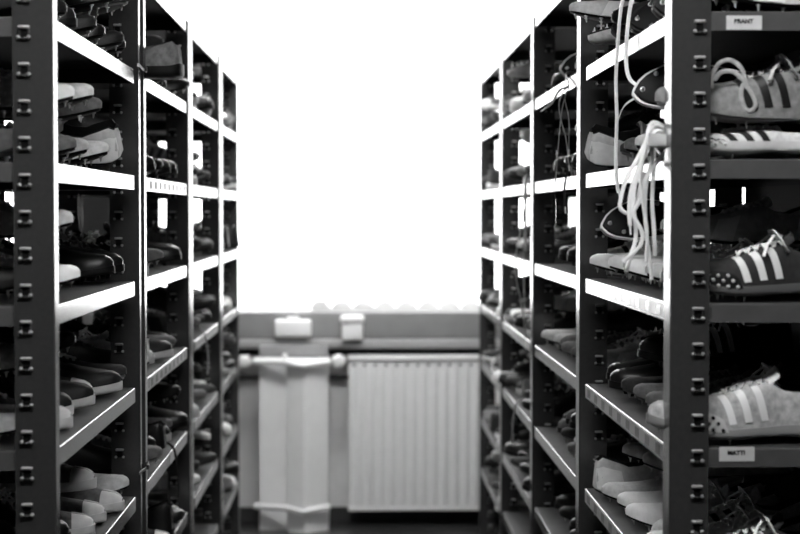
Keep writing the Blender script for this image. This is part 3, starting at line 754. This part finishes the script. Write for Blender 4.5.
b = MB(); b.box(-3.2, 3.2, YW+.07, YW+.0995, zb0-.036, zb0-.002); struct(b, 'trim_1', M_SHADE_BASEBOARD)   # dark strip painting the shade under the band
b = MB(); b.bbox(-3.2, 3.2, YW+.0, YW+.28, zb0+.042, zs, .008, 3); struct(b, 'trim_2', M_PARAPET)
b = MB(); b.bbox(-3.2, 3.2, YW-.02, YW+.28, zb0, zb0+.0415, .012, 4); struct(b, 'trim_3', M_SILL)
# window band: grey lower rail, mullions, panes
wr = empty('window_1', (0, YW+.25, zs)); tag(wr, kind='structure')
winv = Matrix.Translation(-wr.location)
def wput(b, name, m):
    o = b.build(name, m); o.parent = wr; o.matrix_parent_inverse = winv; return o
xs = [-3.17,-2.1,-1.28,-1.035,-.17,1.025,1.31,2.1,3.17]
for x in xs:
    b = MB(); b.bbox(x-.03, x+.03, YW+.215, YW+.275, zs+.001, 2.68, .005, 2); wput(b, 'mullion', M_FRAME)
for x0, x1 in zip(xs, xs[1:]):
    if x0 in (-1.28, 1.025): continue
    b = MB(); b.box(x0+.03, x1-.03, YW+.243, YW+.247, EYE-.438, 2.68); wput(b, 'pane', M_GLASS)
# sheer curtain: pleated cloth, scalloped hem just above the rail
def curtain(x0, x1, y, ph):
    b = MB(); nx = int((x1-x0)/.008); nz = 26; vs = []; fs = []
    for j in range(nz+1):
        for i in range(nx+1):
            x = x0+(x1-x0)*i/nx; u = j/nz
            c = math.cos(2*PI*x/.092+ph)
            zb = zs+.004+.010*(1-abs(math.sin(PI*x/.092+ph/2)))
            z = zb+(2.650-zb)*u**1.6
            vs.append((x, y+.012*c*(1-.3*u)+.004*math.sin(x*9+3*u), z))
    for j in range(nz):
        for i in range(nx): fs.append((j*(nx+1)+i, j*(nx+1)+i+1, (j+1)*(nx+1)+i+1, (j+1)*(nx+1)+i))
    b.add(vs, fs, 0, True); return b
for i, (x0, x1, y, lab) in enumerate(((-1.065,-.20,YW+.155,'sheer white curtain panel with its inner edge above the white pillar'),(-.232,1.055,YW+.12,'sheer white pleated curtain with scalloped hem above the ribbed radiator'),
        (-3.15,-1.25,YW+.14,'sheer white curtain panel seen only through gaps in the left racks'),(1.28,3.15,YW+.14,'sheer white curtain panel seen only through gaps in the right racks'))):
    o = curtain(x0, x1, y, i*.7).build('curtain', M_CURTAIN); tag(o, lab, 'curtain', 'sheer curtains over the window')
    if i == 1:
        hb = MB(); n = 900; vs = []; fs = []
        for k in range(n+1):
            x = x0+.02+(x1-x0-.04)*k/n; c = abs(math.sin(PI*(x+.03)/.0955))**.7
            for zq in (zs+.001, zs+.010+.012*c, zs+.012+.034*c): vs.append((x, y-.022-.008*c, zq))
        for k in range(n):
            for q in (0, 1): fs.append((k*3+q, k*3+3+q, k*3+4+q, k*3+1+q))
        hb.add(vs, fs, 0, True); hb.build('scalloped_hem', M_HEM, o)
b = MB(); b.tube_r([(-3.19, YW+.137, 2.664), (3.19, YW+.137, 2.664)], [.012,.012], 12); tag(b.build('curtain_rail', M_FRAME), 'white rail the sheer curtains hang from', 'curtain rail')

# white boxes mounted on the grey band
def sx(px, Y): return (px-359.4)/1650*Y
def zz_(py, Y): return EYE+(211.8-py)/1650*Y
yb = YW-.03
r1 = empty('wall_box', (sx(293, yb), YW, zz_(327.5, yb)))
b = MB(); b.bbox(-.079, .079, -.055, -.0005, -.043, .034, .012, 3); b.build('box_body', M_PLASTIC, r1)
b = MB(); b.bbox(-.074, .074, -.060, -.0555, -.030, .028, .002, 2); b.build('front_cover', M_PLASTIC, r1)
b = MB(); b.bbox(-.026, .026, -.040, -.012, .0345, .048, .004, 2); b.build('cable_inlet', M_PLASTIC, r1)
tag(r1, 'wide rounded white box on the grey band under the window', 'wall box', 'white boxes under the window')
r2 = empty('wall_box', (sx(352.3, yb), YW, zz_(328, yb)))
b = MB(); b.bbox(-.046, .046, -.060, -.0005, -.052, .018, .010, 3); b.build('box_body', M_PLASTIC, r2)
b = MB(); b.bbox(-.052, .052, -.066, -.0005, .0185, .056, .014, 3); b.build('lid', M_PLASTIC, r2)
b = MB(); b.bbox(-.040, .040, -.050, -.0025, -.064, -.0525, .003, 2); b.build('shadow_block', M_BLACKP, r2)  # black block standing in for the shadow beneath the box
tag(r2, 'narrow white wall box with a wider lid, above the ribbed radiator', 'wall box', 'white boxes under the window')
# radiators: ribbed panel with top rail
def radiator(x0, x1, y, z0, z1, label):
    root = empty('radiator', ((x0+x1)/2, y, z0)); inv = Matrix.Translation(-root.location)
    def put(b, n, m):
        o = b.build(n, m); o.parent = root; o.matrix_parent_inverse = inv; return o
    pitch = .0462; n = int(round((x1-x0)/pitch)); b = MB(); vs = []; K = 10; fs = []
    zrow = [(z0+.004, 0), (z0+.03, .55), (z0+.05, 1), (z1-.06, 1), (z1-.04, .55), (z1-.022, 0)]
    for (z, d) in zrow:
        for i in range(n*K+1):
            u = i/K; c = .5+.5*math.cos(2*PI*u); c = c*c*(3-2*c)
            vs.append((x0+(x1-x0)*i/(n*K), y-.004-.012*c*d, z))
    W = n*K+1
    for j in range(len(zrow)-1):
        for i in range(n*K): fs.append((j*W+i, j*W+i+1, (j+1)*W+i+1, (j+1)*W+i))
    b.add(vs, fs, 0, True)
    b.box(x0, x1, y-.003, y+.012, z0, z1-.02); put(b, 'front_panel', M_RAD)
    b = MB(); b.bbox(x0-.004, x1+.004, y-.016, y+.07, z1-.024, z1, .006, 3); put(b, 'top_rail', M_RAD)
    b = MB(); b.bbox(x0-.003, x1+.003, y-.008, y+.07, z0-.006, z0+.012, .004, 2); put(b, 'bottom_rail', M_RAD)
    b = MB(); b.box(x0, x1, y+.052, y+.064, z0, z1-.025); put(b, 'rear_panel', M_RAD)
    for xx in (x0, x1-.006):
        b = MB(); b.box(xx, xx+.006, y+.013, y+.051, z0+.013, z1-.025); put(b, 'side_cover', M_RAD)
    for xx in (x0+.15, x1-.15):
        b = MB(); b.box(xx-.015, xx+.015, y+.064, YW+.10, z0+.08, z1-.1); put(b, 'bracket', M_RAD)
    nb = MB()
    for i in range(1, n):
        bm = bmesh.new(); bmesh.ops.create_uvsphere(bm, u_segments=10, v_segments=6, radius=.011)
        bmesh.ops.scale(bm, verts=bm.verts, vec=(1,.5,.9)); bmesh.ops.translate(bm, verts=bm.verts, vec=(x0+(x1-x0)*i/n, y-.003, z0+.024)); nb.bm(bm, 0, True)
    put(nb, 'weld_dots', M_RAD)
    hd = MB()
    for i in range(n):
        hd.cone((x0+(x1-x0)*(i+.5)/n, y-.0045, z1-.040), (0,-1,0), .0075, .006, .0012, 10)
    put(hd, 'weld_dimples', mat('dimple_grey', .25, .6))
    tag(root, label, 'radiator'); return root
YR = YW-.05
zr1, zr0 = EYE-(356-211.8)/1650*YR, EYE-(511-211.8)/1650*YR
radiator(sx(348.5, YR), sx(348.5, YR)+.0462*22, YR, zr0, zr1, 'ribbed white panel radiator beneath the window sill, beside the white pillar')

# pipe casing: white boxed pillar with a front corner
YC = YW-.16
cz0, cz1 = 0.0, EYE-(359-211.8)/1650*YC
root = empty('pipe_casing', (sx(293, YC), YC, 0)); inv = Matrix.Translation(-root.location)
def cput(b, n, m, par=None):
    o = b.build(n, m); o.parent = par or root
    if not par: o.matrix_parent_inverse = inv
    return o
xl, xm, xr = sx(259, YC+.05), sx(304, YC), sx(328, YC+.05)
xk = sx(287, YC+.03)
prof = [(xl, YC+.05), (xk, YC+.035), (xk+.004, YC-.002), (xm, YC-.045), (xm+.014, YC-.043), (xr, YC+.03), (xr, YW+.08), (xl, YW+.08)]
b = MB(); n = len(prof); b.add([(x, y, z) for z in (cz0, cz1) for x, y in prof], [(i, (i+1) % n, n+(i+1) % n, n+i) for i in range(n)]+[tuple(range(n))[::-1], tuple(range(n, 2*n))])
cput(b, 'casing_panel', M_CASING)
b = MB(); b.bbox(xl, xr, YC+.055, YW-.022, cz1+.001, zb0+.02, .004, 2); cput(b, 'top_cover', M_PARAPET)
for nm, zc, hh in (('upper_pipe', EYE-(362-211.8)/1650*YC, .016), ('lower_pipe', EYE-(508-211.8)/1650*YC, .013)):
    b = MB(); za = zc
    b.tube([(xl-.02, YC+.025, za), (xk, YC-.025, za), (xm-.03, YC-.055, za-.008), (xm, YC-.068, za-.012), (xm+.03, YC-.052, za-.006), (xr+.004, YC-.005, za)], hh, hh, 10)
    cput(b, nm, M_PLASTIC)
b = MB(); b.tube_r([(sx(285, YC), YC-.02, zr1-.03), (sx(285, YC), YC-.02, zr1+.02)], [.012,.011], 12); cput(b, 'vent_cap', M_PLASTIC)
tag(root, 'white boxed-in heating pipe pillar with a front corner beside the radiator', 'pillar')
for px, r_, lab in ((245, .027, 'round white valve knob between left rack and white pillar'), (338.3, .030, 'round white valve knob between white pillar and ribbed radiator')):
    z = EYE-(361-211.8)/1650*YC; rt = empty('valve_knob', (sx(px, YC), YC, z))
    b = MB(); b.tube_r([(0,.0,0), (0,-.03,0), (0,-.05,0), (0,-.056,0)], [r_*.8,r_,r_*.95,r_*.7], 18); b.build('knob', M_PLASTIC, rt)
    b = MB(); b.tube_r([(0,.001,0), (0,YW+.10-YC,0)], [.010,.010], 10); b.build('valve_body', M_SILL, rt)
    tag(rt, lab, 'valve', 'radiator valve knobs')
# dark tubes standing in for a pipe's shadow along the wall
b = MB(); zp = EYE-(379-211.8)/1650*YW
b.tube_r([(-3.1, YW+.075, zp), (xl-.003, YW+.075, zp)], [.012,.012], 10); tag(b.build('pipe_shadow', M_SHADE_BASEBOARD), 'painted dark pipe shadow on the wall between left rack and pillar', 'pipe', 'painted pipe shadows on the wall')
b = MB(); b.tube_r([(xr+.003, YW+.075, zp), (sx(348, YR), YW+.075, zp)], [.012,.012], 10); tag(b.build('pipe_shadow', M_SHADE_BASEBOARD), 'short painted dark pipe shadow between pillar and ribbed radiator', 'pipe', 'painted pipe shadows on the wall')

# cable ties on the doubled posts of the left row
for px, py in ((143, 69), (143, 468.5)):
    y = 3.53; z = EYE+(211.8-py)/1650*y
    b = MB(); b.tube([(-.4625+.003*0, y-.075, z), (-.4600, y-.05, z+.001), (-.4595, y, z-.002), (-.4600, y+.06, z-.001), (-.463, y+.085, z+.001)], .0035, .0012, 8, up=(1,0,0))
    b.bbox(-.4605, -.4540, y+.02, y+.032, z-.006, z+.005, .001, 1)
    o = b.build('cable_tie', M_BLACKP)
    tag(o, 'black cable tie round the doubled post, ' + ('by the second shelf down' if py < 100 else 'low down by the sixth shelf'), 'cable tie', 'cable ties on the left rack')

# lamps on the ceiling
for yy, s in ((1.7, 84), (5.5, 106)):
    rt = empty('ceiling_lamp', (0, yy, 2.75))
    b = MB(); b.bbox(-.62, .62, -.09, .09, -.06, -.0005, .01, 2); b.build('lamp_housing', M_LAMP, rt)
    b = MB(); b.bbox(-.60, .60, -.07, .07, -.075, -.0605, .006, 2); b.build('diffuser', emit('lamp_glow_%d' % yy, s), rt)
    tag(rt, 'long ceiling lamp crossing the aisle ' + ('in front of the racks' if yy < 2 else 'between the racks'), 'lamp', 'ceiling lamps')

# ------------------------------------------------------------------ light, camera
w = bpy.data.worlds.new('sky'); scn.world = w; w.use_nodes = True
bg = w.node_tree.nodes['Background']; bg.inputs['Color'].default_value = (1,1,1,1); bg.inputs['Strength'].default_value = 11.0
la = bpy.data.lights.new('window_portal', 'AREA'); la.shape = 'RECTANGLE'; la.size = 6.3; la.size_y = 1.75; la.cycles.is_portal = True
lo = bpy.data.objects.new('window_portal', la); COL.objects.link(lo); lo.location = (0, YW+.32, EYE+.44); lo.rotation_euler = (-PI/2, 0, 0)
cam = bpy.data.cameras.new('camera'); co = bpy.data.objects.new('camera', cam); COL.objects.link(co); scn.camera = co
cam.sensor_width = 36; cam.lens = 1650*36/800; cam.clip_start = .05
co.location = (0, 0, EYE); co.rotation_euler = (PI/2-.03346, 0, -.0246)
cam.dof.use_dof = True; cam.dof.focus_distance = 3.2; cam.dof.aperture_fstop = 4.1
scn.view_settings.view_transform = 'Standard'; scn.view_settings.look = 'None'; scn.view_settings.gamma = 1; scn.view_settings.exposure = 0
scn.view_settings.use_curve_mapping = False
scn.cycles.use_denoising = True; scn.cycles.max_bounces = 8; scn.cycles.diffuse_bounces = 4; scn.cycles.transparent_max_bounces = 12
scn.cycles.sample_clamp_indirect = 6

# ------------------------------------------------------------------ leave out shoes the picture shows nothing of, then word the labels
bpy.context.view_layer.update()
dg = bpy.context.evaluated_depsgraph_get(); org = co.location.copy()
MC = co.matrix_world.inverted(); fpx = 1650.0
def seen(rec):
    n = 0; WVs = rec['wv']; st = max(1, len(WVs)//260)
    for v in WVs[::st]:
        c = MC @ v
        if c.z > -.1: continue
        px, py = 400+fpx*c.x/-c.z, 267-fpx*c.y/-c.z
        if not (-3 < px < 803 and -3 < py < 537): continue
        d = v-org; L = d.length; hit = scn.ray_cast(dg, org, d/L, distance=L+.01)
        o = hit[4] if hit[0] else None
        while o is not None and o.parent is not None: o = o.parent
        if o is not None and o.name == rec['root'].name: n += 1
    return n
for rec in PLACED: rec['seen'] = seen(rec)
def carries(rec):
    return any(q is not rec and q['seen'] > 0 and q['layer'] == 1 and (q['row'],q['bay'],q['level']) == (rec['row'],rec['bay'],rec['level']) and q['lo'] < rec['hi'] and q['hi'] > rec['lo'] and q['z'] > rec['z']-.02 for q in PLACED)
for rec in PLACED: rec['carry'] = carries(rec)
drop = [r for r in PLACED if r['seen'] == 0 and not r['carry']]
for rec in drop:
    for o in list(rec['root'].children_recursive): bpy.data.objects.remove(o)
    bpy.data.objects.remove(rec['root'])
KEPT = [r for r in PLACED if r not in drop]
ORD = ['first','second','third','fourth','fifth','sixth','seventh','eighth','ninth','tenth','eleventh','twelfth']
LVN = {'T':'top shelf','A':'second shelf','B':'third shelf','C':'fourth shelf','D':'fifth shelf','E':'sixth shelf','F':'seventh shelf','G':'eighth shelf'}
import collections
cells = collections.defaultdict(list)
for r in KEPT: cells[(r['row'], r['bay'], r['level'], r['layer'])].append(r)
for (row, bay, lv, layer), rs in cells.items():
    rs.sort(key=lambda r: r['y'])
    for i, r in enumerate(rs):
        look = STY[r['key']]['look']
        st = 'upside-down ' if r['flip'] else 'tipped-over ' if r['side'] else ''
        if r['heel']: st = 'heel-out '
        rack = "%s row's %s rack" % (row, BAYW[bay])
        opts = ([f"{st}{look}, {ORD[i]} from near end, {LVN[lv]} down, {rack}", f"{st}{look}, {ORD[i]} from near end, {LVN[lv]}, {rack}", f"{st}{look}, {ORD[i]} on {LVN[lv]}, {rack}"] if layer == 0 else
                [f"{st}{look}, {ORD[i]} of upper layer, {LVN[lv]} down, {rack}", f"{st}{look}, {ORD[i]} of upper layer, {LVN[lv]}, {rack}", f"{st}{look}, {ORD[i]} stacked, {LVN[lv]}, {rack}"])
        lab = next((q for q in opts if len(q.split()) <= 16), opts[-1])
        r['root']['label'] = lab
        r['root']['group'] = f"shoes on the {LVN[lv]} down, {row} row"
print('SHOES placed', len(PLACED), 'kept', len(KEPT), 'visible', sum(r['seen'] > 0 for r in KEPT), 'tiny', sum(0 < r['seen'] < 3 for r in KEPT), 'objects', len(bpy.data.objects))
